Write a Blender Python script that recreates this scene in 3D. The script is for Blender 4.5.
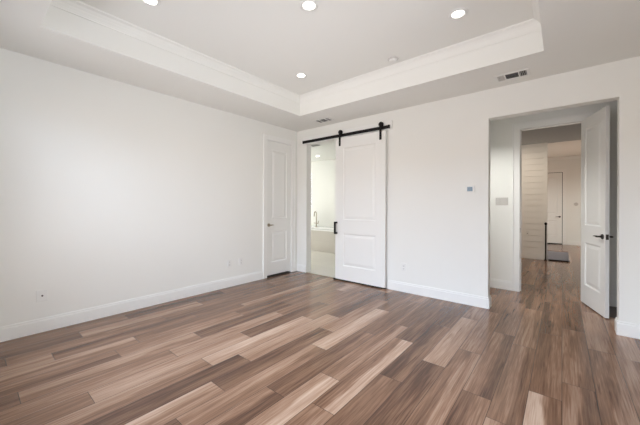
import bpy, bmesh, math, random
from mathutils import Vector, Matrix

for o in list(bpy.data.objects):
    bpy.data.objects.remove(o)
SC = bpy.context.scene
COL = SC.collection

# ------------------------------------------------------------------ camera
EYE = 1.28
cam_d = bpy.data.cameras.new('camera')
cam_d.sensor_width = 36.0
cam_d.lens = 292.25 / 640 * 36.0
cam_d.shift_y = -6.48 / 640
cam_d.clip_start = 0.02
cam = bpy.data.objects.new('camera', cam_d)
COL.objects.link(cam)
cam.matrix_world = (Matrix.Translation((0, 0, EYE)) @ Matrix.Rotation(0.6917, 4, 'Z')
                    @ Matrix.Rotation(math.pi / 2, 4, 'X') @ Matrix.Rotation(0.0032, 4, 'Z'))
SC.camera = cam

# ------------------------------------------------------------------ view
SC.view_settings.view_transform = 'Standard'
SC.view_settings.look = 'None'
SC.view_settings.gamma = 1.0
SC.view_settings.use_curve_mapping = False
SC.view_settings.exposure = 0.04

# ------------------------------------------------------------------ world: soft overcast sky
w = bpy.data.worlds.new('world')
SC.world = w
w.use_nodes = True
bg = w.node_tree.nodes['Background']
bg.inputs[0].default_value = (0.86, 0.93, 1.0, 1)
bg.inputs[1].default_value = 0.35


def area(name, loc, rot, sx, sy, power, color):
    d = bpy.data.lights.new(name, 'AREA')
    d.shape = 'RECTANGLE'
    d.size, d.size_y, d.energy, d.color = sx, sy, power, color
    o = bpy.data.objects.new(name, d)
    COL.objects.link(o)
    o.location = loc
    o.rotation_euler = rot
    return o


R90 = math.pi / 2
DAY = (0.93, 0.965, 1.0)
# daylight behind the windows of the bedroom (near wall and right wall), outside the glass
area('daylight_near', (-1.6, -0.62, 1.42), (R90, 0, 0), 4.0, 1.95, 66.3, (1.0, 0.83, 0.701))
area('daylight_right', (0.88, 1.25, 1.42), (R90, 0, R90), 2.5, 1.95, 54, (1.0, 0.984, 0.993))
# uplights added outside the windows to brighten the ceiling; no ground is modelled
area('ceiling_fill_near', (-1.9, -3.3, -0.6), (R90 + 0.9, 0, 0), 7.0, 3.2, 255, (0.704, 0.809, 1.0))
area('ceiling_fill_right', (3.6, 1.6, -0.6), (R90 + 0.9, 0, R90), 6.0, 3.2, 110.0, (0.65, 0.8, 1.0))
# open sky seen by the windows
area('sky_near', (-1.9, -4.0, 4.2), (R90 - 0.75, 0, 0), 7.0, 4.0, 1400.0, (0.581, 0.748, 1.0))
# daylight outside the bathroom window
area('daylight_bathroom', (-6.95, 7.6, 1.8), (-R90, 0, 0), 1.05, 1.1, 215.0, (0.958, 0.975, 1.0))
# daylight from the window of the far stair room
area('daylight_stairs', (2.75, 11.0, 1.4), (R90, 0, R90), 1.6, 1.6, 38.4, (1.0, 0.587, 0.403))


def lamp_spot(name, loc, power, color, angle=130, size=0.05, aim=None):
    d = bpy.data.lights.new(name, 'SPOT')
    d.energy, d.color, d.spot_size, d.spot_blend, d.shadow_soft_size = power, color, math.radians(angle), 0.6, size
    o = bpy.data.objects.new(name, d)
    COL.objects.link(o)
    d.spot_blend = 1.0
    o.location = loc
    if aim:
        o.rotation_euler = (Vector(aim) - Vector(loc)).to_track_quat('-Z', 'Y').to_euler()
    return o


WARM = (1.0, 0.80, 0.60)

# ------------------------------------------------------------------ materials
MATS = {}


def mat(name, color, rough=0.6, metal=0.0, spec=0.5, bump=0.0, bscale=200, emit=None, vary=0.0):
    m = bpy.data.materials.new(name)
    m.use_nodes = True
    nt = m.node_tree
    b = nt.nodes['Principled BSDF']
    b.inputs['Base Color'].default_value = (*color, 1)
    b.inputs['Roughness'].default_value = rough
    b.inputs['Metallic'].default_value = metal
    b.inputs['Specular IOR Level'].default_value = spec
    tc = nt.nodes.new('ShaderNodeTexCoord')
    if bump:
        n = nt.nodes.new('ShaderNodeTexNoise')
        n.inputs['Scale'].default_value = bscale
        n.inputs['Detail'].default_value = 3
        nt.links.new(tc.outputs['Object'], n.inputs['Vector'])
        bp = nt.nodes.new('ShaderNodeBump')
        bp.inputs['Strength'].default_value = bump
        bp.inputs['Distance'].default_value = 0.002
        nt.links.new(n.outputs['Fac'], bp.inputs['Height'])
        nt.links.new(bp.outputs['Normal'], b.inputs['Normal'])
    if vary:
        n2 = nt.nodes.new('ShaderNodeTexNoise')
        n2.inputs['Scale'].default_value = 1.3
        nt.links.new(tc.outputs['Object'], n2.inputs['Vector'])
        mx = nt.nodes.new('ShaderNodeMix')
        mx.data_type = 'RGBA'
        mx.inputs[6].default_value = (*[c * (1 - vary) for c in color], 1)
        mx.inputs[7].default_value = (*[min(1, c * (1 + vary)) for c in color], 1)
        nt.links.new(n2.outputs['Fac'], mx.inputs[0])
        nt.links.new(mx.outputs[2], b.inputs['Base Color'])
    if emit:
        b.inputs['Emission Color'].default_value = (*emit[0], 1)
        b.inputs['Emission Strength'].default_value = emit[1]
    MATS[name] = m
    return m


WALL = mat('wall_paint', (0.86, 0.855, 0.81), 0.75, bump=0.15, bscale=260, vary=0.01)
CEIL = mat('ceiling_paint', (0.865, 0.86, 0.815), 0.85, bump=0.1, bscale=220)
TRIM = mat('trim_paint', (0.89, 0.885, 0.85), 0.38, vary=0.005)
DOORP = mat('door_paint', (0.865, 0.86, 0.825), 0.4, vary=0.005)
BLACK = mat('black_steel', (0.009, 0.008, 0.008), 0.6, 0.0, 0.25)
NICKEL = mat('dark_nickel', (0.10, 0.09, 0.08), 0.3, 1.0)
BRASS = mat('brushed_nickel', (0.42, 0.36, 0.28), 0.3, 1.0)
PLASTIC = mat('white_plastic', (0.84, 0.835, 0.80), 0.35)
PLATE = mat('bisque_plastic', (0.60, 0.575, 0.54), 0.4)
GAP = mat('dark_slot', (0.03, 0.03, 0.03), 0.8)
GRILLE = mat('grille_metal', (0.62, 0.60, 0.57), 0.5, vary=0.01)
DUCT = mat('duct_dark', (0.03, 0.028, 0.025), 0.8)
SCREEN = mat('lcd_screen', (0.16, 0.24, 0.30), 0.25)
ACRYL = mat('tub_acrylic', (0.84, 0.83, 0.81), 0.2)
STAIRW = mat('stair_paint', (0.60, 0.575, 0.59), 0.5)
LENS = mat('lamp_lens', (1, 1, 1), 0.5, emit=((1.0, 0.95, 0.88), 6.0))
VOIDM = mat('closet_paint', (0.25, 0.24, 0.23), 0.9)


def glass_mat():
    m = bpy.data.materials.new('window_glass')
    m.use_nodes = True
    nt = m.node_tree
    nt.nodes.remove(nt.nodes['Principled BSDF'])
    out = nt.nodes['Material Output']
    t = nt.nodes.new('ShaderNodeBsdfTransparent')
    g = nt.nodes.new('ShaderNodeBsdfGlossy')
    g.inputs['Roughness'].default_value = 0.02
    f = nt.nodes.new('ShaderNodeFresnel')
    f.inputs[0].default_value = 1.45
    mx = nt.nodes.new('ShaderNodeMixShader')
    nt.links.new(f.outputs[0], mx.inputs[0])
    nt.links.new(t.outputs[0], mx.inputs[1])
    nt.links.new(g.outputs[0], mx.inputs[2])
    nt.links.new(mx.outputs[0], out.inputs[0])
    return m


GLASS = glass_mat()


def tile_mat(name, color, grout, sx, sy, rough=0.25, axis='XY'):
    m = bpy.data.materials.new(name)
    m.use_nodes = True
    nt = m.node_tree
    b = nt.nodes['Principled BSDF']
    b.inputs['Roughness'].default_value = rough
    tc = nt.nodes.new('ShaderNodeTexCoord')
    mp = nt.nodes.new('ShaderNodeMapping')
    if axis == 'XZ':
        mp.inputs['Rotation'].default_value = (R90, 0, 0)
    br = nt.nodes.new('ShaderNodeTexBrick')
    br.inputs['Color1'].default_value = (*color, 1)
    br.inputs['Color2'].default_value = (*[c * 0.96 for c in color], 1)
    br.inputs['Mortar'].default_value = (*grout, 1)
    br.inputs['Scale'].default_value = 1
    br.inputs['Brick Width'].default_value = sx
    br.inputs['Row Height'].default_value = sy
    br.inputs['Mortar Size'].default_value = 0.003
    nt.links.new(tc.outputs['Object'], mp.inputs[0])
    nt.links.new(mp.outputs[0], br.inputs['Vector'])
    nt.links.new(br.outputs['Color'], b.inputs['Base Color'])
    return m


BTILE = tile_mat('bath_floor_tile', (0.78, 0.75, 0.68), (0.66, 0.63, 0.57), 0.6, 0.3)
TTILE = tile_mat('tub_apron_tile', (0.60, 0.56, 0.50), (0.53, 0.49, 0.44), 0.6, 0.3, axis='XZ')


def wood_mat():
    m = bpy.data.materials.new('plank_floor')
    m.use_nodes = True
    nt = m.node_tree
    N, Lk = nt.nodes, nt.links
    b = N['Principled BSDF']

    def math_(op, a, b_=None, c=None, clamp=False):
        n = N.new('ShaderNodeMath')
        n.operation = op
        n.use_clamp = clamp
        for i, v in enumerate((a, b_, c)):
            if v is None:
                continue
            if isinstance(v, (int, float)):
                n.inputs[i].default_value = v
            else:
                Lk.new(v, n.inputs[i])
        return n.outputs[0]

    att = N.new('ShaderNodeAttribute')
    att.attribute_name = 'plank'
    sep = N.new('ShaderNodeSeparateColor')
    Lk.new(att.outputs['Color'], sep.inputs[0])
    tl, tr, seed = sep.outputs
    uv = N.new('ShaderNodeUVMap')
    uv.uv_map = 'UVMap'
    suv = N.new('ShaderNodeSeparateXYZ')
    Lk.new(uv.outputs[0], suv.inputs[0])
    u, v = suv.outputs[0], suv.outputs[1]          # metres within the plank
    pu = math_('DIVIDE', u, 0.179)

    def noise(su, sv, det, off, dist=0.0, rough=0.55):
        c = N.new('ShaderNodeCombineXYZ')
        Lk.new(math_('MULTIPLY', u, su), c.inputs[0])
        Lk.new(math_('MULTIPLY', v, sv), c.inputs[1])
        Lk.new(math_('MULTIPLY_ADD', seed, 97.0, off), c.inputs[2])
        n = N.new('ShaderNodeTexNoise')
        n.inputs['Scale'].default_value = 1
        n.inputs['Detail'].default_value = det
        n.inputs['Roughness'].default_value = rough
        n.inputs['Distortion'].default_value = dist
        Lk.new(c.outputs[0], n.inputs['Vector'])
        return n.outputs['Fac']

    wob = noise(3.0, 1.6, 2, 3.0)
    edge = math_('MULTIPLY_ADD', math_('SUBTRACT', wob, 0.5), 0.9, pu)
    rmp = N.new('ShaderNodeMapRange')
    rmp.interpolation_type = 'SMOOTHSTEP'
    rmp.inputs[1].default_value = 0.40
    rmp.inputs[2].default_value = 0.60
    Lk.new(edge, rmp.inputs[0])
    mixv = N.new('ShaderNodeMix')
    Lk.new(rmp.outputs[0], mixv.inputs[0])
    Lk.new(tl, mixv.inputs[2])
    Lk.new(tr, mixv.inputs[3])
    tone = mixv.outputs[0]
    g1 = math_('SUBTRACT', noise(14, 0.9, 3, 11.0, 0.6), 0.5)
    g2 = math_('SUBTRACT', noise(95, 2.5, 4, 23.0, 0.3), 0.5)
    g3 = math_('SUBTRACT', noise(320, 7.0, 3, 41.0), 0.5)
    t = math_('MULTIPLY_ADD', g1, 0.62, tone)
    t = math_('MULTIPLY_ADD', g2, 0.62, t)
    t = math_('MULTIPLY_ADD', g3, 0.34, t)
    # thin dark heart streaks
    s = noise(26, 1.1, 2, 71.0, 1.2)
    sr = N.new('ShaderNodeMapRange')
    sr.inputs[1].default_value = 0.61
    sr.inputs[2].default_value = 0.70
    sr.inputs[3].default_value = 0.0
    sr.inputs[4].default_value = 0.15
    Lk.new(s, sr.inputs[0])
    t = math_('SUBTRACT', t, sr.outputs[0], clamp=True)
    cr = N.new('ShaderNodeValToRGB')
    e = cr.color_ramp.elements
    e[0].position, e[0].color = 0.0, (0.044, 0.022, 0.013, 1)
    e[1].position, e[1].color = 1.0, (0.63, 0.46, 0.345, 1)
    for p_, c_ in ((0.25, (0.125, 0.064, 0.039, 1)), (0.5, (0.262, 0.145, 0.088, 1)), (0.75, (0.435, 0.278, 0.190, 1))):
        k = e.new(p_)
        k.color = c_
    Lk.new(t, cr.inputs[0])
    # joints between planks
    du = math_('MINIMUM', u, math_('SUBTRACT', 0.179, u))
    dv = math_('MINIMUM', v, math_('SUBTRACT', 1.235, v))
    dj = math_('MINIMUM', du, dv)
    jr = N.new('ShaderNodeMapRange')
    jr.inputs[1].default_value = 0.0008
    jr.inputs[2].default_value = 0.0024
    Lk.new(dj, jr.inputs[0])
    mj = N.new('ShaderNodeMix')
    mj.data_type = 'RGBA'
    mj.inputs[6].default_value = (0.05, 0.03, 0.022, 1)
    Lk.new(jr.outputs[0], mj.inputs[0])
    Lk.new(cr.outputs[0], mj.inputs[7])
    Lk.new(mj.outputs[2], b.inputs['Base Color'])
    rr = math_('MULTIPLY_ADD', g2, -0.10, 0.20)
    Lk.new(rr, b.inputs['Roughness'])
    b.inputs['Specular IOR Level'].default_value = 0.36
    bp = N.new('ShaderNodeBump')
    bp.inputs['Strength'].default_value = 0.25
    bp.inputs['Distance'].default_value = 0.001
    Lk.new(math_('ADD', math_('MULTIPLY', jr.outputs[0], 1.0), math_('MULTIPLY', g2, 0.6)), bp.inputs['Height'])
    Lk.new(bp.outputs[0], b.inputs['Normal'])
    return m


WOOD = wood_mat()

# ------------------------------------------------------------------ mesh helpers


def box(bm, x0, y0, z0, x1, y1, z1, mtx=None):
    vs = [Vector((x, y, z)) for z in (min(z0, z1), max(z0, z1)) for y in (min(y0, y1), max(y0, y1)) for x in (min(x0, x1), max(x0, x1))]
    if mtx:
        vs = [mtx @ v_ for v_ in vs]
    v = [bm.verts.new(q) for q in vs]
    for f in ((0, 2, 3, 1), (4, 5, 7, 6), (0, 1, 5, 4), (2, 6, 7, 3), (0, 4, 6, 2), (1, 3, 7, 5)):
        bm.faces.new([v[i] for i in f])


def cyl(bm, p0, p1, r0, r1=None, seg=20):
    p0, p1 = Vector(p0), Vector(p1)
    r1 = r0 if r1 is None else r1
    ax = (p1 - p0).normalized()
    a = ax.orthogonal().normalized()
    b = ax.cross(a)
    rings = []
    for p_, r in ((p0, r0), (p1, r1)):
        rings.append([bm.verts.new(p_ + (a * math.cos(2 * math.pi * i / seg) + b * math.sin(2 * math.pi * i / seg)) * r) for i in range(seg)])
    for i in range(seg):
        j = (i + 1) % seg
        f = bm.faces.new([rings[0][i], rings[0][j], rings[1][j], rings[1][i]])
        f.smooth = True
    bm.faces.new(rings[0][::-1])
    bm.faces.new(rings[1])


def lathe(bm, prof, c=(0, 0, 0), seg=40, axis='Z', close=True):
    """prof: (radius, height) pairs; axis is the axis of revolution, pointing along height."""
    c = Vector(c)
    rows = []
    for r, h in prof:
        row = []
        for i in range(seg):
            a = 2 * math.pi * i / seg
            q = (r * math.cos(a), r * math.sin(a), h)
            if axis == '-Y':
                q = (q[0], -q[2], q[1])
            elif axis == 'X':
                q = (q[2], q[0], q[1])
            row.append(bm.verts.new(c + Vector(q)))
        rows.append(row)
    for k in range(len(rows) - 1):
        for i in range(seg):
            j = (i + 1) % seg
            f = bm.faces.new([rows[k][i], rows[k][j], rows[k + 1][j], rows[k + 1][i]])
            f.smooth = True
    if close:
        bm.faces.new(rows[0][::-1])
        bm.faces.new(rows[-1])


def tube(bm, pts, r, seg=12, caps=True):
    pts = [Vector(q) for q in pts]
    rows = []
    a = None
    for i, p_ in enumerate(pts):
        d = (pts[min(i + 1, len(pts) - 1)] - pts[max(i - 1, 0)]).normalized()
        if a is None:
            a = d.orthogonal().normalized()
        a = (a - d * a.dot(d)).normalized()
        b = d.cross(a)
        rr = r[i] if isinstance(r, (list, tuple)) else r
        rows.append([bm.verts.new(p_ + (a * math.cos(2 * math.pi * k / seg) + b * math.sin(2 * math.pi * k / seg)) * rr) for k in range(seg)])
    for k in range(len(rows) - 1):
        for i in range(seg):
            j = (i + 1) % seg
            f = bm.faces.new([rows[k][i], rows[k][j], rows[k + 1][j], rows[k + 1][i]])
            f.smooth = True
    if caps:
        bm.faces.new(rows[0][::-1])
        bm.faces.new(rows[-1])


def obj(name, bm, m, parent=None, bevel=0.0, mtx=None):
    bmesh.ops.recalc_face_normals(bm, faces=bm.faces[:])
    me = bpy.data.meshes.new(name)
    bm.to_mesh(me)
    bm.free()
    me.materials.append(m)
    o = bpy.data.objects.new(name, me)
    COL.objects.link(o)
    if parent:
        o.parent = parent
    if mtx is not None:
        o.matrix_local = mtx
    if bevel:
        md = o.modifiers.new('bevel', 'BEVEL')
        md.width = bevel
        md.segments = 2
        md.limit_method = 'ANGLE'
        md.angle_limit = math.radians(40)
    return o


def boxes(name, lst, m, parent=None, bevel=0.0):
    bm = bmesh.new()
    for b_ in lst:
        box(bm, *b_)
    return obj(name, bm, m, parent, bevel)


def struct(o, label=None):
    o['kind'] = 'structure'
    if label:
        o['label'] = label
    return o


def tag(o, label, cat, group=None):
    o['label'] = label
    o['category'] = cat
    if group:
        o['group'] = group
    return o


def empty(name, loc=(0, 0, 0), rz=0.0):
    o = bpy.data.objects.new(name, None)
    COL.objects.link(o)
    o.location = loc
    o.rotation_euler = (0, 0, rz)
    o.empty_display_size = 0.1
    return o


# ------------------------------------------------------------------ key dimensions
XL, XR, YN, YB, H = -4.042, 0.60, -0.33, 4.168, 2.748
T = 0.13                       # partition thickness
YV = 5.309                     # wall with the hall door
YS = 8.857                     # shiplap wall
YF = 12.92                     # far wall of the stair room
HH = 2.82                      # hall ceiling
HF = 2.98                      # stair room ceiling
ZT = 3.05                      # tray ceiling

# ------------------------------------------------------------------ floors
PW, PL, PX0 = 0.179, 1.235, 0.003
PHASE = {-2: 3.58, -1: 2.775, 0: 2.50, 1: 3.255, 2: 3.445, 3: 2.83, 4: 2.42, 5: 2.015, 6: 2.67, 7: 1.742, 8: 1.355,
         9: 2.037, 10: 2.373, 11: 1.49, 12: 1.255, 13: 1.765, 14: 1.14, 15: 1.458, 16: 0.834, 17: 1.035, 18: 0.467,
         19: 0.203, 20: 0.72, 21: 1.17, 22: 0.66}
# tone of the left and right half of the boards, (board row, board number): 0 dark .. 1 pale
TONES = {
    (-2, 1): (.40, .55), (-2, 2): (.62, .55), (-2, 3): (.42, .45), (-1, 1): (.55, .30), (-1, 2): (.62, .45), (-1, 3): (.33, .30),
    (-1, 4): (.40, .45), (0, 1): (.95, .48), (0, 2): (.38, .55), (0, 3): (.26, .45), (0, 4): (.42, .45), (1, 0): (.85, .5),
    (1, 1): (.45, .40), (1, 2): (.55, .53), (1, 3): (.36, .40), (1, 4): (.45, .40), (2, 0): (.35, .50), (2, 1): (.52, .30),
    (2, 2): (.42, .50), (2, 3): (.40, .33), (3, 1): (.38, .56), (3, 2): (.55, .50), (3, 3): (.42, .42), (4, 0): (.25, .32),
    (4, 1): (.76, .66), (4, 2): (.52, .48), (4, 3): (.40, .36), (5, 0): (.35, .42), (5, 1): (.26, .46), (5, 2): (.32, .35),
    (6, 0): (.50, .60), (6, 1): (.48, .86), (6, 2): (.36, .28), (6, 3): (.40, .40), (7, 0): (.60, .85), (7, 1): (.50, .60),
    (7, 2): (.42, .36), (8, 0): (.55, .28), (8, 1): (.28, .42), (8, 2): (.45, .40), (9, 0): (.60, .48), (9, 1): (.80, .76),
    (9, 2): (.40, .42), (10, -1): (.80, .55), (10, 0): (.30, .38), (10, 1): (.55, .60), (10, 2): (.40, .36), (11, 0): (.24, .36),
    (11, 1): (.68, .60), (11, 2): (.33, .30), (12, 0): (.65, .45), (12, 1): (.80, .64), (12, 2): (.50, .45), (12, 3): (.35, .4),
    (13, -1): (.45, .40), (13, 0): (.65, .72), (13, 1): (.30, .36), (13, 2): (.50, .50), (14, -1): (.50, .56), (14, 0): (.66, .60),
    (14, 1): (.48, .50), (15, -1): (.45, .40), (15, 0): (.68, .48), (15, 1): (.30, .35), (15, 2): (.50, .48), (16, -1): (.46, .33),
    (16, 0): (.50, .56), (16, 1): (.34, .45), (17, -1): (.76, .50), (17, 0): (.40, .50), (17, 1): (.66, .50), (18, -1): (.62, .70),
    (18, 0): (.30, .44), (18, 1): (.34, .42), (19, -1): (.35, .3), (19, 0): (.45, .50), (19, 1): (.42, .40), (19, 2): (.40, .44),
    (20, -1): (.36, .30), (20, 0): (.58, .68), (20, 1): (.34, .40), (21, -1): (.5, .46), (21, 0): (.26, .3), (21, 1): (.42, .4),
    (22, -1): (.40, .42), (22, 0): (.38, .36), (22, 1): (.42, .38)}


def plank_floor():
    rnd = random.Random(7)
    me = bpy.data.meshes.new('floor')
    verts, faces, uvs, cols = [], [], [], []
    hole = (-1.4, YS + 0.125, 0.14, 10.88)
    for lane in range(-16, 30):
        xa = PX0 - (lane + 1) * PW
        xb = xa + PW
        ph = PHASE.get(lane, rnd.random() * PL) % PL
        for n in range(-2, 11):
            ya, yb = ph + n * PL, ph + (n + 1) * PL
            base = rnd.choice([0.28, 0.36, 0.42, 0.48, 0.55, 0.62])
            tl, tr = base + rnd.uniform(-.12, .12), base + rnd.uniform(-.12, .12)
            tl, tr = TONES.get((lane, n), (tl, tr))
            sd = rnd.random()
            # clip to the rooms that have planks
            rects = [(XL, -0.45, 0.73, YB + 0.006), (-0.71, YB + 0.006, 0.44, YB + T), (-1.6, YB + T, 0.75, YV + 0.121),
                     (-1.5, YV + 0.121, 1.0, YS), (-0.271, YS, 1.0, YS + 0.125),
                     (-3.0, hole[3], 2.6, YF + .02), (hole[2], YS + 0.125, 2.6, hole[3]), (-3.0, YS + 0.125, hole[0], hole[3])]
            for (rx0, ry0, rx1, ry1) in rects:
                cx0, cx1, cy0, cy1 = max(xa, rx0), min(xb, rx1), max(ya, ry0), min(yb, ry1)
                if cx1 - cx0 < 1e-4 or cy1 - cy0 < 1e-4:
                    continue
                k = len(verts)
                for (qx, qy) in ((cx0, cy0), (cx1, cy0), (cx1, cy1), (cx0, cy1)):
                    verts.append((qx, qy, 0))
                    uvs.append((qx - xa, qy - ya))
                    cols.append((tl, tr, sd, 1))
                faces.append((k, k + 1, k + 2, k + 3))
    me.from_pydata(verts, [], faces)
    me.uv_layers.new(name='UVMap')
    me.color_attributes.new('plank', 'FLOAT_COLOR', 'CORNER')
    uvl = me.uv_layers['UVMap']
    at = me.color_attributes['plank']
    for i, lp in enumerate(me.loops):
        uvl.data[i].uv = uvs[lp.vertex_index]
        at.data[i].color = cols[lp.vertex_index]
    me.materials.append(WOOD)
    o = bpy.data.objects.new('floor', me)
    COL.objects.link(o)
    md = o.modifiers.new('solid', 'SOLIDIFY')
    md.thickness = 0.012
    md.offset = -1
    return struct(o, 'brown wood plank floor with mixed light and dark boards')


plank_floor()
struct(boxes('floor_bathroom', [(-8.1, YB + 0.012, -0.03, -1.9, 7.5, 0.0)], BTILE), 'cream tiled bathroom floor')
struct(boxes('trim_1', [(-3.789, YB + 0.002, 0.0, -2.85, YB + 0.014, 0.004)], BRASS), 'thin metal threshold strip where the planks meet the bathroom tile')

# ------------------------------------------------------------------ walls of the bedroom
CY0, CY1, CZ1 = 3.40, 4.01, 2.455       # closet door opening
struct(boxes('wall_left', [
    (XL - T, YN - T, 0, XL, CY0 - .012, ZT + .1), (XL - T, CY1 + .012, 0, XL, YB + T, ZT + .1),
    (XL - T, CY0 - .012, CZ1 + .012, XL, CY1 + .012, ZT + .1)], WALL), 'long blank white wall on the left')
BX0, BX1, BZ1 = -3.79, -2.85, 2.47      # barn door opening
OX0, OX1, OZ1 = -0.712, 0.44, 2.386      # opening to the vestibule
struct(boxes('wall_back', [
    (XL, YB, 0, BX0, YB + T, ZT + .1), (BX0, YB, BZ1, BX1, YB + T, ZT + .1), (BX1, YB, 0, OX0, YB + T, ZT + .1),
    (OX0, YB, OZ1, OX1, YB + T, ZT + .1), (OX1, YB, 0, XR + T, YB + T, ZT + .1)], WALL), 'white back wall with the barn door and the open doorway')
NW = (-3.6, 0.40, 0.45, 2.40)         # near window x0 x1 z0 z1
struct(boxes('wall_near', [
    (XL, YN - T, 0, NW[0], YN, ZT + .1), (NW[1], YN - T, 0, XR + T, YN, ZT + .1),
    (NW[0], YN - T, 0, NW[1], YN, NW[2]), (NW[0], YN - T, NW[3], NW[1], YN, ZT + .1)], WALL))
RW = (0.0, 2.5, 0.45, 2.40)           # right window y0 y1 z0 z1
struct(boxes('wall_right', [
    (XR, YN, 0, XR + T, RW[0], ZT + .1), (XR, RW[1], 0, XR + T, YB, ZT + .1),
    (XR, RW[0], 0, XR + T, RW[1], RW[2]), (XR, RW[0], RW[3], XR + T, RW[1], ZT + .1)], WALL))


def window(n, axis, a0, a1, z0, z1, pos, depth, mull, label):
    """frame, mullions and one pane per window; axis 'X' runs along x at y=pos, 'Y' along y at x=pos"""
    r = empty('window_%d' % n, ((a0 + a1) / 2, pos, z0) if axis == 'X' else (pos, (a0 + a1) / 2, z0))
    struct(r, label)
    f = 0.05
    hw = (a1 - a0) / 2

    def bx(u0, w0, u1, w1, t):
        if axis == 'X':
            return (u0, -t, w0, u1, t, w1)
        return (-t, u0, w0, t, u1, w1)
    hgt = z1 - z0
    l = [bx(-hw, 0, -hw + f, hgt, depth / 2), bx(hw - f, 0, hw, hgt, depth / 2), bx(-hw + f, 0, hw - f, f, depth / 2), bx(-hw + f, hgt - f, hw - f, hgt, depth / 2)]
    for k in range(1, mull):
        x = -hw + 2 * hw * k / mull
        l.append(bx(x - .03, f, x + .03, hgt - f, depth / 2))
    boxes('window_frame', l, TRIM, r, 0.003)
    boxes('pane', [bx(-hw + f, f, hw - f, hgt - f, 0.003)], GLASS, r)
    return r


window(1, 'X', NW[0], NW[1], NW[2], NW[3], YN - 0.07, 0.08, 4, 'wide bedroom window behind the camera')
window(2, 'Y', RW[0], RW[1], RW[2], RW[3], XR + 0.07, 0.08, 2, 'bedroom window in the right wall')

# tray ceiling
TX0, TX1, TY0, TY1 = -3.297, -0.135, 0.384, 3.46


def tray():
    bm = bmesh.new()
    box(bm, XL, YN, H, TX0, YB, ZT + .1)
    box(bm, TX1, YN, H, XR, YB, ZT + .1)
    box(bm, TX0, YN, H, TX1, TY0, ZT + .1)
    box(bm, TX0, TY1, H, TX1, YB, ZT + .1)
    box(bm, TX0, TY0, ZT, TX1, TY1, ZT + .1)
    return struct(obj('ceiling', bm, CEIL), 'white ceiling with a raised rectangular tray')


tray()


def crown():
    """mitred crown moulding around the top of the tray"""
    prof = [(0.0, ZT - 0.098), (0.008, ZT - 0.098), (0.008, ZT - 0.088), (0.014, ZT - 0.070), (0.026, ZT - 0.045), (0.045, ZT - 0.024),
            (0.068, ZT - 0.012), (0.072, ZT), (0.0, ZT)]
    bm = bmesh.new()
    rows = []
    for (cx, cy, sx, sy) in ((TX0, TY0, 1, 1), (TX1, TY0, -1, 1), (TX1, TY1, -1, -1), (TX0, TY1, 1, -1)):
        rows.append([bm.verts.new((cx + sx * d, cy + sy * d, z)) for d, z in prof])
    for k in range(4):
        a, b = rows[k], rows[(k + 1) % 4]
        for i in range(len(prof)):
            j = (i + 1) % len(prof)
            bm.faces.new([a[i], a[j], b[j], b[i]])
    return struct(obj('trim_2', bm, CEIL), 'crown moulding running round the raised tray ceiling')


crown()


# baseboards : flat board with a small stepped cap
def base_run(lst, name, label=None):
    """lst of (x0,y0,x1,y1) footprints; a thinner cap strip on top"""
    bm = bmesh.new()
    for (x0, y0, x1, y1, side) in lst:
        box(bm, x0, y0, 0, x1, y1, 0.118)
        t = 0.006
        if side == '+x':
            box(bm, x0, y0, 0.118, x1 - t, y1, 0.14)
        elif side == '-x':
            box(bm, x0 + t, y0, 0.118, x1, y1, 0.14)
        elif side == '-y':
            box(bm, x0, y0 + t, 0.118, x1, y1, 0.14)
        else:
            box(bm, x0, y0, 0.118, x1, y1 - t, 0.14)
    return struct(obj(name, bm, TRIM, None, 0.002), label)


B = 0.016
base_run([(XL, YN, XL + B, CY0 - .095, '+x'), (XL, CY1 + .095, XL + B, YB, '+x')], 'baseboard_left', 'white baseboard along the left wall')
base_run([(XL + B, YB - B, BX0, YB, '-y'), (-2.075, YB - B, OX0, YB, '-y')], 'baseboard_back', 'white baseboard along the back wall')
base_run([(OX0, YB - B, OX0 + B, YB + T + .0, '+x')], 'baseboard_jamb', 'short baseboard wrapping the left edge of the doorway')
base_run([(OX1 - B, YB - B, XR, YB, '-y')], 'baseboard_right_end')
base_run([(OX1 - B, YB, OX1, YB + T, '-x')], 'baseboard_right_jamb')
base_run([(XR - B, YN, XR, YB - B, '-x')], 'baseboard_right')
base_run([(XL + B, YN, XR - B, YN + B, '+y')], 'baseboard_near')

# closet behind the left door
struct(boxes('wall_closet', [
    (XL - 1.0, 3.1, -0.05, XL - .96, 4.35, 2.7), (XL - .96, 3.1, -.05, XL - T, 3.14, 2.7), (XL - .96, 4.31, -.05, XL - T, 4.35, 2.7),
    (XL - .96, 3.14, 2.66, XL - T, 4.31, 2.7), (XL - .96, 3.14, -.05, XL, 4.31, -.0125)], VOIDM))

# ------------------------------------------------------------------ panel doors


def panel_mesh(bm, x0, x1, z0, z1, t):
    """moulded panel filling a hole between stiles, both faces; door front is -y"""
    steps = ((0.0, 0.0), (0.010, 0.010), (0.022, 0.012), (0.060, 0.003))
    for s in (-1, 1):
        rows = []
        for ins, dep in steps:
            y = s * (t / 2 - dep)
            rows.append([bm.verts.new(q) for q in ((x0 + ins, y, z0 + ins), (x1 - ins, y, z0 + ins), (x1 - ins, y, z1 - ins), (x0 + ins, y, z1 - ins))])
        for k in range(len(rows) - 1):
            for i in range(4):
                j = (i + 1) % 4
                bm.faces.new([rows[k][i], rows[k][j], rows[k + 1][j], rows[k + 1][i]])
        bm.faces.new(rows[-1])


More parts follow.
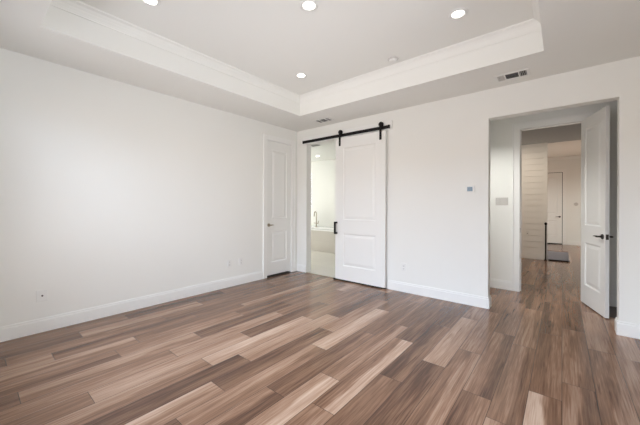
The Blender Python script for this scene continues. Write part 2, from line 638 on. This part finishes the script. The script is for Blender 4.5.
def leaf(parent, wd, z0, z1, t, stile, rails, panels, mtx=None):
    """leaf from x=0..wd; centre plane y=0. panels: list of (z0,z1)"""
    l = [(0, -t / 2, z0, stile, t / 2, z1), (wd - stile, -t / 2, z0, wd, t / 2, z1)]
    zs = [z0] + [z for p_ in panels for z in p_] + [z1]
    for i in range(0, len(zs), 2):
        l.append((stile, -t / 2, zs[i], wd - stile, t / 2, zs[i + 1]))
    fr = boxes('door_leaf', l, DOORP, parent)
    if mtx is not None:
        fr.matrix_local = mtx
    for (a, b) in panels:
        bm = bmesh.new()
        panel_mesh(bm, stile, wd - stile, a, b, t)
        obj('door_panel', bm, DOORP, fr)
    return fr


def casing(name, parent, x0, x1, z1, wd, y, s=-1, mtx=None):
    """door casing around an opening x0..x1, face outward along s*y: flat board with back band"""
    l = []
    for (a, b, k0, k1) in ((x0 - wd, x0, x0 - wd, x0 - wd + .02), (x1, x1 + wd, x1 + wd - .02, x1 + wd)):
        l.append((a, y, 0, b, y + s * .016, z1))
        l.append((k0, y + s * .016, 0, k1, y + s * .024, z1 + wd - .02))
    l.append((x0 - wd, y, z1, x1 + wd, y + s * .016, z1 + wd))
    l.append((x0 - wd, y + s * .016, z1 + wd - .02, x1 + wd, y + s * .024, z1 + wd))
    o = boxes(name, l, TRIM, parent, 0.0015)
    if mtx is not None:
        o.matrix_local = mtx
    return o


def lever(parent, name, x, y, z, s, d, m=NICKEL, L=0.11):
    """lever handle; rosette on face y, outward s (±1), lever pointing d (±1) along x"""
    bm = bmesh.new()
    cyl(bm, (x, y, z), (x, y + s * .010, z), 0.030, 0.028, 24)
    cyl(bm, (x, y + s * .008, z), (x, y + s * .05, z), 0.010, 0.010, 12)
    tube(bm, [(x, y + s * .048, z), (x + d * .02, y + s * .052, z), (x + d * L * .6, y + s * .05, z + .002), (x + d * L, y + s * .045, z - .003)],
         [0.011, 0.0105, 0.008, 0.006], 10)
    o = obj(name, bm, m, parent)
    return o


PAN = [(0.26, 0.815), (1.045, 2.30)]

# door_1: closed closet door in the left wall (local x runs along +Y, front faces +X)
d1 = struct(empty('door_1', (XL, CY0, 0), R90), 'closed white two-panel closet door in the left wall')
# with rz=90: local x -> +Y, local y -> -X ; room side is local -y
boxes('door_jamb', [(-.012, 0, 0, 0.004, T, CZ1), (CY1 - CY0 - .004, 0, 0, CY1 - CY0 + .012, T, CZ1), (-.012, 0, CZ1, CY1 - CY0 + .012, T, CZ1 + .012)], TRIM, d1)
casing('door_casing', d1, -.004, CY1 - CY0 + .004, CZ1 + .004, 0.085, 0)
lf = leaf(d1, CY1 - CY0 - .012, 0.032, CZ1 - .004, 0.036, 0.11, 0, PAN, Matrix.Translation((.006, .026, 0)))
lever(lf, 'door_lever', 0.045, -.018, 0.935, -1, 1, BRASS, .075)

# ------------------------------------------------------------------ sliding barn door and its track
bd = tag(empty('barn_door', (-3.045, YB - 0.052, 0)), 'white two-panel sliding barn door hanging from the black track', 'door')
bl = leaf(bd, 0.95, 0.022, 2.45, 0.036, 0.163, 0, [(0.26, 0.812), (1.045, 2.275)])
RZ = 2.50
for hx in (0.090, 0.868):
    hg = boxes('hanger_strap', [(hx - .019, -0.0245, 2.315, hx + .019, -0.018, 2.56)], BLACK, bd, 0.002)
    bm = bmesh.new()
    for bz in (2.345, 2.40):
        cyl(bm, (hx, -.0235, bz), (hx, -.030, bz), 0.009, 0.007, 12)
    cyl(bm, (hx, .012, RZ + .057), (hx, -.032, RZ + .057), 0.010, 0.010, 12)
    obj('bolt', bm, BLACK, hg)
    bm = bmesh.new()
    lathe(bm, [(0.010, -.014), (0.038, -.014), (0.038, -.009), (0.032, -.005), (0.032, .005), (0.038, .009), (0.038, .014), (0.010, .014)], (hx, 0, RZ + .057), 28, '-Y')
    obj('wheel', bm, BLACK, hg)
bm = bmesh.new()
box(bm, 0.012, -.080, .80, 0.046, -.064, 1.01)
box(bm, 0.012, -.066, .80, 0.046, -.018, .828)
box(bm, 0.012, -.066, .982, 0.046, -.018, 1.01)
h_ = obj('pull_handle', bm, BLACK, bd, 0.002)
h_['label'] = 'black square pull handle'
sp_ = boxes('gap_shadow_strip', [(0.001, -.012, .004, .949, .012, .022)], BLACK, bd)  # black strip in place of the shadow in the gap below the door
sp_['label'] = 'black strip standing for the shadow under the bottom edge'

tr = tag(empty('barn_door_track', (-2.937, YB - .052, RZ)), 'black steel sliding door track mounted above the bathroom opening', 'track')
boxes('rail', [(-.905, -.004, -.025, .905, .004, .025)], BLACK, tr, 0.001)
for sx in (-.84, -.42, 0, .42, .84):
    bm = bmesh.new()
    cyl(bm, (sx, .004, 0), (sx, .0298, 0), 0.011, 0.011, 14)
    obj('standoff', bm, BLACK, tr)
for sx in (-.893, .893):
    boxes('end_stop', [(sx - .012, -.013, -.027, sx + .012, .013, .027)], BLACK, tr, 0.003)
tag(boxes('floor_guide', [(-3.075, YB - .085, 0, -3.035, YB - .015, .004), (-3.075, YB - .085, .004, -3.035, YB - .075, .03), (-3.075, YB - .028, .004, -3.035, YB - .018, .03)], BLACK),
    'small black floor guide under the barn door corner', 'door guide')
struct(boxes('trim_3', [(-3.86, YB - .022, 2.47, -2.01, YB, 2.60)], TRIM, None, .002), 'white header board behind the sliding door track')

# ------------------------------------------------------------------ bathroom
YT = 6.32       # tub apron front
YW = 7.33       # far wall of the bathroom
BWX = (-7.45, -6.415, 1.21, 2.38)
struct(boxes('wall_bathroom_far', [
    (-8.0, YW, 0, BWX[0], YW + .12, H), (BWX[1], YW, 0, -2.0, YW + .12, H), (BWX[0], YW, 0, BWX[1], YW + .12, BWX[2]), (BWX[0], YW, BWX[3], BWX[1], YW + .12, H)], WALL))
struct(boxes('wall_bathroom_left', [(-8.0, YB + .0, 0, -7.9, YW, H)], WALL))
struct(boxes('wall_bathroom_right', [(-2.12, YB + T, 0, -2.0, YW, H)], WALL))
struct(boxes('wall_bathroom_near', [(-7.9, YB, 0, XL - .96 - .04, YB + T, H)], WALL))
struct(boxes('wall_closet_back', [(XL - 1.0, YB + .182, 0, XL - T, YB + .2, H)], WALL))
struct(boxes('ceiling_bathroom', [(-8.0, YB + T, H, -2.0, YW + .12, H + .1)], CEIL))
window(3, 'X', BWX[0], BWX[1], BWX[2], BWX[3], YW + .06, .08, 1, 'bright window over the bathtub')

tub = tag(empty('bathtub', (-5.5, YT, 0)), 'built-in bathtub with a tiled front seen through the bathroom opening', 'bathtub')
boxes('tub_apron', [(-1.95, 0, 0, 2.5, .08, .585)], TTILE, tub)
bm = bmesh.new()


def rrect(cx, cy, hx, hy, r, z, n=6):
    pts = []
    for (sx, sy, a0) in ((1, 1, 0), (-1, 1, 90), (-1, -1, 180), (1, -1, 270)):
        for i in range(n + 1):
            a = math.radians(a0 + 90 * i / n)
            pts.append((cx + sx * (hx - r) + r * math.cos(a), cy + sy * (hy - r) + r * math.sin(a), z))
    return pts


loops = [rrect(.275, .495, 2.225, .505, .01, .585), rrect(.275, .495, 2.225, .505, .01, .622), rrect(.10, .46, .86, .33, .2, .622),
         rrect(.10, .46, .84, .31, .2, .61), rrect(.10, .46, .75, .25, .18, .25), rrect(.10, .46, .6, .16, .12, .16)]
rws = [[bm.verts.new(q) for q in l] for l in loops]
for k in range(len(rws) - 1):
    for i in range(len(rws[0])):
        j = (i + 1) % len(rws[0])
        f = bm.faces.new([rws[k][i], rws[k][j], rws[k + 1][j], rws[k + 1][i]])
        f.smooth = k > 1
bm.faces.new(rws[-1])
obj('tub_rim', bm, ACRYL, tub)

fc = tag(empty('tub_faucet', (-5.90, 6.95, .622)), 'tall arched nickel tub faucet standing on the tub rim', 'faucet')
bm = bmesh.new()
cyl(bm, (0, 0, 0), (0, 0, .02), .035, .03, 20)
pts = [(0, 0, .015), (0, 0, .2), (0, 0, .40)]
for i in range(1, 13):
    a = math.pi * i / 12
    pts.append((-.045 + .045 * math.cos(a), -.0, .40 + .08 * math.sin(a)))
pts.append((-.09, 0, .33))
tube(bm, pts, .016, 12)
obj('spout', bm, BRASS, fc)
bm = bmesh.new()
tube(bm, [(-.09, -.01, .125), (.09, -.01, .125)], .013, 10)
tube(bm, [(.085, -.01, .125), (.095, -.01, .20)], .010, 10)
obj('handle', bm, BRASS, fc)

# ------------------------------------------------------------------ vestibule
DX0, DX1, DZ1 = -0.488, 0.212, 2.441
struct(boxes('wall_hall_door', [
    (-1.6, YV, 0, DX0 - .015, YV + .121, H), (DX1 + .015, YV, 0, .75, YV + .121, H), (DX0 - .015, YV, DZ1 + .015, DX1 + .015, YV + .121, H)], WALL))
struct(boxes('wall_vestibule_left', [(-1.7, YB + T, 0, -1.6, YV + .121, H)], WALL))
struct(boxes('wall_vestibule_right', [(0.75, YB, 0, 0.87, YV + .121, H)], WALL))
struct(boxes('ceiling_vestibule', [(-1.7, YB + T, H, .87, YV + .121, H + .1)], CEIL))
base_run([(-1.6, YV - B, DX0 - .10, YV, '-y'), (DX1 + .10, YV - B, .75, YV, '-y')], 'baseboard_vestibule')

# door_2: open door into the hall
d2 = struct(empty('door_2', (0, YV, 0)), 'open white two-panel door in the vestibule swung towards the room')
casing('door_casing', d2, DX0, DX1, DZ1, .10, 0)
boxes('door_jamb', [(DX0 - .015, 0, 0, DX0, .121, DZ1 + .015), (DX1, 0, 0, DX1 + .015, .121, DZ1 + .015), (DX0, 0, DZ1, DX1, .121, DZ1 + .015),
                    (DX0, .045, 0, DX0 + .012, .08, DZ1), (DX1 - .012, .045, 0, DX1, .08, DZ1), (DX0 + .012, .045, DZ1 - .012, DX1 - .012, .08, DZ1)], TRIM, d2)
bm = bmesh.new()
box(bm, DX0 - .0005, .008, .89, DX0 + .002, .036, .96)
obj('strike_plate', bm, NICKEL, d2)
# leaf: local x from the hinge to the free edge
ang = math.atan2(-.61, .175)
lm = Matrix.Translation((DX1 + .004, -.022, 0)) @ Matrix.Rotation(ang, 4, 'Z')
lf2 = leaf(d2, .66, .012, 2.432, .036, .115, 0, PAN, lm)
lever(lf2, 'door_lever', .60, -.018, .935, -1, -1)
lever(lf2, 'door_lever', .60, .018, .935, 1, -1)
bm = bmesh.new()
box(bm, .6595, -.0125, .905, .6615, .0125, .965)
obj('latch_plate', bm, NICKEL, lf2)
for hz in (.2, 1.2, 2.2):
    bm = bmesh.new()
    cyl(bm, (-.004, .022, hz), (-.004, .022, hz + .09), .006, .006, 10)
    obj('hinge', bm, NICKEL, lf2)

# ------------------------------------------------------------------ hall and stair room
struct(boxes('wall_hall_left', [(-1.6, YV + .121, 0, -1.5, YS, HH)], WALL))
struct(boxes('wall_hall_right', [(1.0, YV + .121, 0, 1.1, YS + .125, HH)], WALL))
HCEIL = mat('hall_ceiling_shaded', (0.55, 0.58, 0.60), 0.85)  # ceiling colour greyed to carry the shade of the hall
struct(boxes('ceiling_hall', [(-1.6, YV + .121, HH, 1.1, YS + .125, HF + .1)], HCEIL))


def shiplap():
    bm = bmesh.new()
    pitch = .145
    z = .14
    x1 = -.271
    box(bm, -1.5, YS + .020, 0, x1 - .002, YS + .125, HF)
    while z < HH - .01:
        zt = min(z + pitch - .007, HH)
        box(bm, -1.5, YS, z, x1 - .055, YS + .020, zt)
        z += pitch
    box(bm, -1.5, YS + .004, 0, x1, YS + .020, .14)
    box(bm, x1 - .055, YS - .004, .14, x1, YS + .020, HH)
    return struct(obj('wall_shiplap', bm, TRIM, None), 'white horizontal shiplap wall at the end of the hall')


shiplap()
base_run([(-1.5, YS - B, -.271, YS, '-y')], 'baseboard_shiplap')
struct(boxes('wall_stairs_far', [(-3.0, YF, -.0, 2.6, YF + .12, HF)], WALL), 'far white wall beyond the stairs')
struct(boxes('wall_stairs_left', [(-3.1, YS, 0, -3.0, YF + .12, HF)], WALL))
SWY = (10.2, 11.8, .6, 2.2)
struct(boxes('wall_stairs_right', [(2.6, YS, 0, 2.72, SWY[0], HF), (2.6, SWY[1], 0, 2.72, YF + .12, HF), (2.6, SWY[0], 0, 2.72, SWY[1], SWY[2]), (2.6, SWY[0], SWY[3], 2.72, SWY[1], HF)], WALL))
struct(boxes('wall_stairs_near', [(1.1, YS, 0, 2.6, YS + .12, HF), (-3.0, YS, 0, -1.5, YS + .12, HF)], WALL))
struct(boxes('ceiling_stairs', [(-3.1, YS + .125, HF, 2.72, YF + .12, HF + .1)], CEIL))
window(4, 'Y', SWY[0], SWY[1], SWY[2], SWY[3], 2.66, .08, 2, 'window of the stair room')
base_run([(.13, YF - B, 2.6, YF, '-y'), (-3.0, YF - B, -.82, YF, '-y')], 'baseboard_far', 'white baseboard on the far wall')
struct(boxes('trim_4', [(-3.0, YF - .03, HF - .09, 2.6, YF, HF)], TRIM), 'crown strip where the far wall meets the ceiling')

# door_3: far door
d3 = struct(empty('door_3', (-.72, YF, 0)), 'closed white panel door in the far wall beyond the stairs')
casing('door_casing', d3, 0, .735, 2.46, .10, 0)
l3 = leaf(d3, .718, .03, 2.445, .02, .12, 0, PAN, Matrix.Translation((.0025, -.0145, 0)))
lever(l3, 'door_lever', .655, -.010, .94, -1, -1)
boxes('gap_shade', [(.0, -.004, 0.001, .735, -.001, 2.46), (.0, -.012, 0.001, .735, -.004, .03)], GAP, d3)  # dark sheet and strip stand for the shade around and under the leaf

# stairwell
HX0, HX1, HY0, HY1 = -1.4, .14, YS + .125, 10.88
bm = bmesh.new()
box(bm, HX0 - .02, HY1, -1.6, HX1 + .02, HY1 + .02, -.012)
for k in range(24):
    x = HX0 + .02 + k * .064
    box(bm, x, HY1 - .012, -1.55, x + .05, HY1, -.03)
struct(obj('wall_stairwell_far', bm, STAIRW), 'grey grooved boards lining the far side of the stairwell')
struct(boxes('wall_stairwell', [(HX0 - .02, HY0 - .02, -1.6, HX1 + .02, HY0, -.012), (HX1, HY0, -1.6, HX1 + .02, HY1, -.012), (HX0 - .02, HY0, -1.6, HX0, HY1, -.012), (HX0 - .02, HY0 - .02, -1.65, HX1 + .02, HY1 + .02, -1.6)], STAIRW))
tag(boxes('floor_curb', [(-.25, YS - .02, 0, HX1, YS + .02, .028)], BLACK, None, .003), 'low black metal curb on the floor in front of the stairs', 'curb')
nw = tag(empty('newel_post', (-.30, YS - .045, 0)), 'thin black newel post standing at the end of the shiplap wall', 'post')
bm = bmesh.new()
box(bm, -.013, -.013, 0, .013, .013, .84)
box(bm, -.028, -.022, 0, .028, .022, .02)
obj('post', bm, BLACK, nw, .002)
bm = bmesh.new()
lathe(bm, [(.012, .84), (.022, .85), (.028, .87), (.028, .885), (.018, .90), (.006, .905)], (0, 0, 0), 16)
obj('post_cap', bm, BLACK, nw)

# ------------------------------------------------------------------ ceiling fittings


def downlight(loc, label, group=None, r=.052):
    d = tag(empty('recessed_downlight', loc), label, 'ceiling light', group)
    bm = bmesh.new()
    lathe(bm, [(r, -.001), (r, -.004), (r + .006, -.010), (r + .026, -.008), (r + .034, -.001)], (0, 0, 0), 40, close=False)
    obj('trim_ring', bm, PLASTIC, d)
    bm = bmesh.new()
    cyl(bm, (0, 0, -.005), (0, 0, -.001), r, r, 40)
    obj('lens', bm, LENS, d)
    return d


G = 'round recessed lights in the tray ceiling'
downlight((-2.725, 2.879, ZT), 'round recessed light nearest the far left corner of the tray ceiling', G)
downlight((-2.735, 1.0, ZT), 'round recessed light cut off at the top edge, leftmost of the tray lights', G)
downlight((-1.721, 1.917, ZT), 'round recessed light in the middle of the tray ceiling', G)
downlight((-.739, 2.868, ZT), 'round recessed light on the right of the tray ceiling', G)
downlight((-5.507, 6.532, H), 'small recessed light in the bathroom ceiling above the bathtub')

sd = tag(empty('ceiling_sensor', (-1.569, 3.262, ZT)), 'small round white sensor disc on the tray ceiling near its back edge', 'smoke detector')
bm = bmesh.new()
lathe(bm, [(.062, 0), (.062, -.006), (.050, -.014), (.046, -.014)], (0, 0, 0), 36, close=False)
obj('sensor_ring', bm, GRILLE, sd)
bm = bmesh.new()
lathe(bm, [(.046, -.010), (.046, -.016), (.036, -.028), (.02, -.031)], (0, 0, 0), 36)
obj('sensor_cover', bm, PLASTIC, sd)


def register(name, loc, hx, hy, label, secs, group=None, blades=6):
    """ceiling air register: frame, dark duct and louvre sections; secs: list of (x0,x1,slope,n)"""
    d = tag(empty(name, loc), label, 'air vent', group)
    f = .028
    bm = bmesh.new()
    for b_ in ((-hx - f, -hy - f, hx + f, -hy), (-hx - f, hy, hx + f, hy + f), (-hx - f, -hy, -hx, hy), (hx, -hy, hx + f, hy)):
        box(bm, b_[0], b_[1], -.008, b_[2], b_[3], -.0005)
    obj('vent_frame', bm, PLASTIC, d, .002)
    boxes('duct', [(-hx, -hy, -.0015, hx, hy, -.0005)], DUCT, d)
    for (a, b, kind, n, tilt) in secs:
        bm = bmesh.new()
        if kind == 'x':        # blades running along x
            for i in range(n):
                y = -hy + 2 * hy * (i + .5) / n
                m_ = Matrix.Translation(((a + b) / 2, y, -.006)) @ Matrix.Rotation(tilt, 4, 'X')
                box(bm, -(b - a) / 2, -hy / n * .55, -.0006, (b - a) / 2, hy / n * .55, .0006, m_)
        else:
            for i in range(n):
                x = a + (b - a) * (i + .5) / n
                m_ = Matrix.Translation((x, 0, -.006)) @ Matrix.Rotation(tilt, 4, 'Y')
                box(bm, -(b - a) / n * .45, -hy, -.0006, (b - a) / n * .45, hy, .0006, m_)
        obj('louvre', bm, GRILLE, d)
    for (a, b, *_r) in secs[:-1]:
        boxes('divider', [(b - .001, -hy, -.010, b + .009, hy, -.001)], PLASTIC, d)
    return d


register('ceiling_vent', (-.435, 3.885, H), .135, .075, 'rectangular white air vent in the ceiling above the open doorway',
         [(-.135, -.068, 'y', 4, -.35), (-.059, .062, 'x', 5, .36), (.071, .135, 'y', 4, .95)])
register('ceiling_vent', (-3.14, 3.89, H), .13, .075, 'rectangular air vent in the ceiling above the barn door track',
         [(-.13, -.062, 'x', 5, .3), (-.053, .056, 'x', 5, .3), (.065, .13, 'x', 5, .1)])
register('ceiling_vent', (-4.60, 5.35, H), .12, .075, 'air vent in the bathroom ceiling just behind the track',
         [(-.12, 0, 'x', 6, .9), (.009, .12, 'x', 6, .9)])

# ------------------------------------------------------------------ wall plates


def outlet(name, loc, rz, label, cat='outlet', kind='outlet', w_=.072, group=None):
    d = tag(empty(name, loc, rz), label, cat, group)
    boxes('face_plate', [(-w_ / 2, -.010, -.058, w_ / 2, 0, .058)], PLASTIC, d, .003)
    if kind == 'outlet':
        for z in (-.021, .021):
            r = boxes('receptacle', [(-.017, -.0125, z - .015, .017, -.009, z + .015)], PLASTIC, d, .003)
            boxes('slot', [(-.009, -.0130, z - .002, -.006, -.0120, z + .008), (.006, -.0130, z - .002, .009, -.0120, z + .006), (-.003, -.0130, z - .011, .003, -.0120, z - .006)], GAP, r)
    else:
        bm = bmesh.new()
        cyl(bm, (0, -.005, 0), (0, -.016, 0), .008, .008, 14)
        obj('jack', bm, NICKEL, d)
    return d


outlet('wall_outlet', (XL, .485, .367), R90, 'white plate with a centre jack low on the left wall near the photo edge', 'outlet', 'jack', .085)
outlet('wall_outlet', (XL, 2.855, .372), R90, 'white outlet low on the left wall near the closet door, right of the pair')
outlet('wall_outlet', (XL, 2.64, .372), R90, 'white outlet low on the left wall near the closet door, left of the pair')
outlet('wall_outlet', (-1.818, YB, .372), 0, 'white outlet low on the back wall to the right of the barn door')

th = tag(empty('thermostat', (-.92, YB, 1.505)), 'white thermostat with a blue-grey screen on the back wall', 'thermostat')
boxes('body', [(-.055, -.02, -.042, .055, 0, .042)], PLASTIC, th, .004)
boxes('screen', [(-.030, -.0215, -.028, .032, -.0195, .028)], SCREEN, th)

sw = tag(empty('light_switch', (-.722, YV, 1.362)), 'three-rocker light switch plate on the vestibule wall', 'light switch')
boxes('face_plate', [(-.083, -.006, -.058, .083, 0, .058)], PLATE, sw, .003)
for x in (-.046, 0, .046):
    boxes('rocker', [(x - .016, -.011, -.033, x + .016, -.005, .033)], PLATE, sw, .002)
outlet('wall_outlet', (-.66, YS, .62), 0, 'small outlet on the white shiplap wall', 'outlet', 'jack', .05)
t2 = tag(empty('thermostat', (.36, YF, 1.37)), 'small round dial on the far wall right of the far door', 'thermostat')
bm = bmesh.new()
lathe(bm, [(.055, 0), (.055, .012), (.045, .025)], (0, 0, 0), 24, '-Y')
obj('dial', bm, PLATE, t2)

# ------------------------------------------------------------------ lamps of the ceilings, added fill spots
for (x, y) in ((-2.725, 2.879), (-2.735, 1.0), (-1.721, 1.917), (-.739, 2.868)):
    lamp_spot('downlight_or_fill', (x, y, ZT - .012), 3, (1.0, .84, .68), 150)
lamp_spot('downlight_or_fill', (-5.507, 6.532, H - .012), 2, (1.0, .92, .82), 150)
# unseen fill spots added in hall and vestibule, then stair room downlights
lamp_spot('downlight_or_fill', (-.15, 6.3, HH - .02), 45, (1, .78, .55), 75)  # added spot without a fixture, warms the hall floor
lamp_spot('downlight_or_fill', (-1.05, 7.0, HH - .02), 120, (1, .84, .68), 100, .05, (-.45, 8.857, 1.1))  # added spot aimed at the shiplap to brighten it
lamp_spot('downlight_or_fill', (-1.2, 4.42, H - .02), 120, (1, 1, .98), 88, .05, (-.35, 5.25, .0))  # added spot aimed low, lifts the vestibule wall and the open leaf
lamp_spot('downlight_or_fill', (1.3, 10.6, HF - .01), 240, (.93, 1, .99), 160)
lamp_spot('downlight_or_fill', (-1.8, 11.2, HF - .01), 170, (.93, 1, .99), 160)
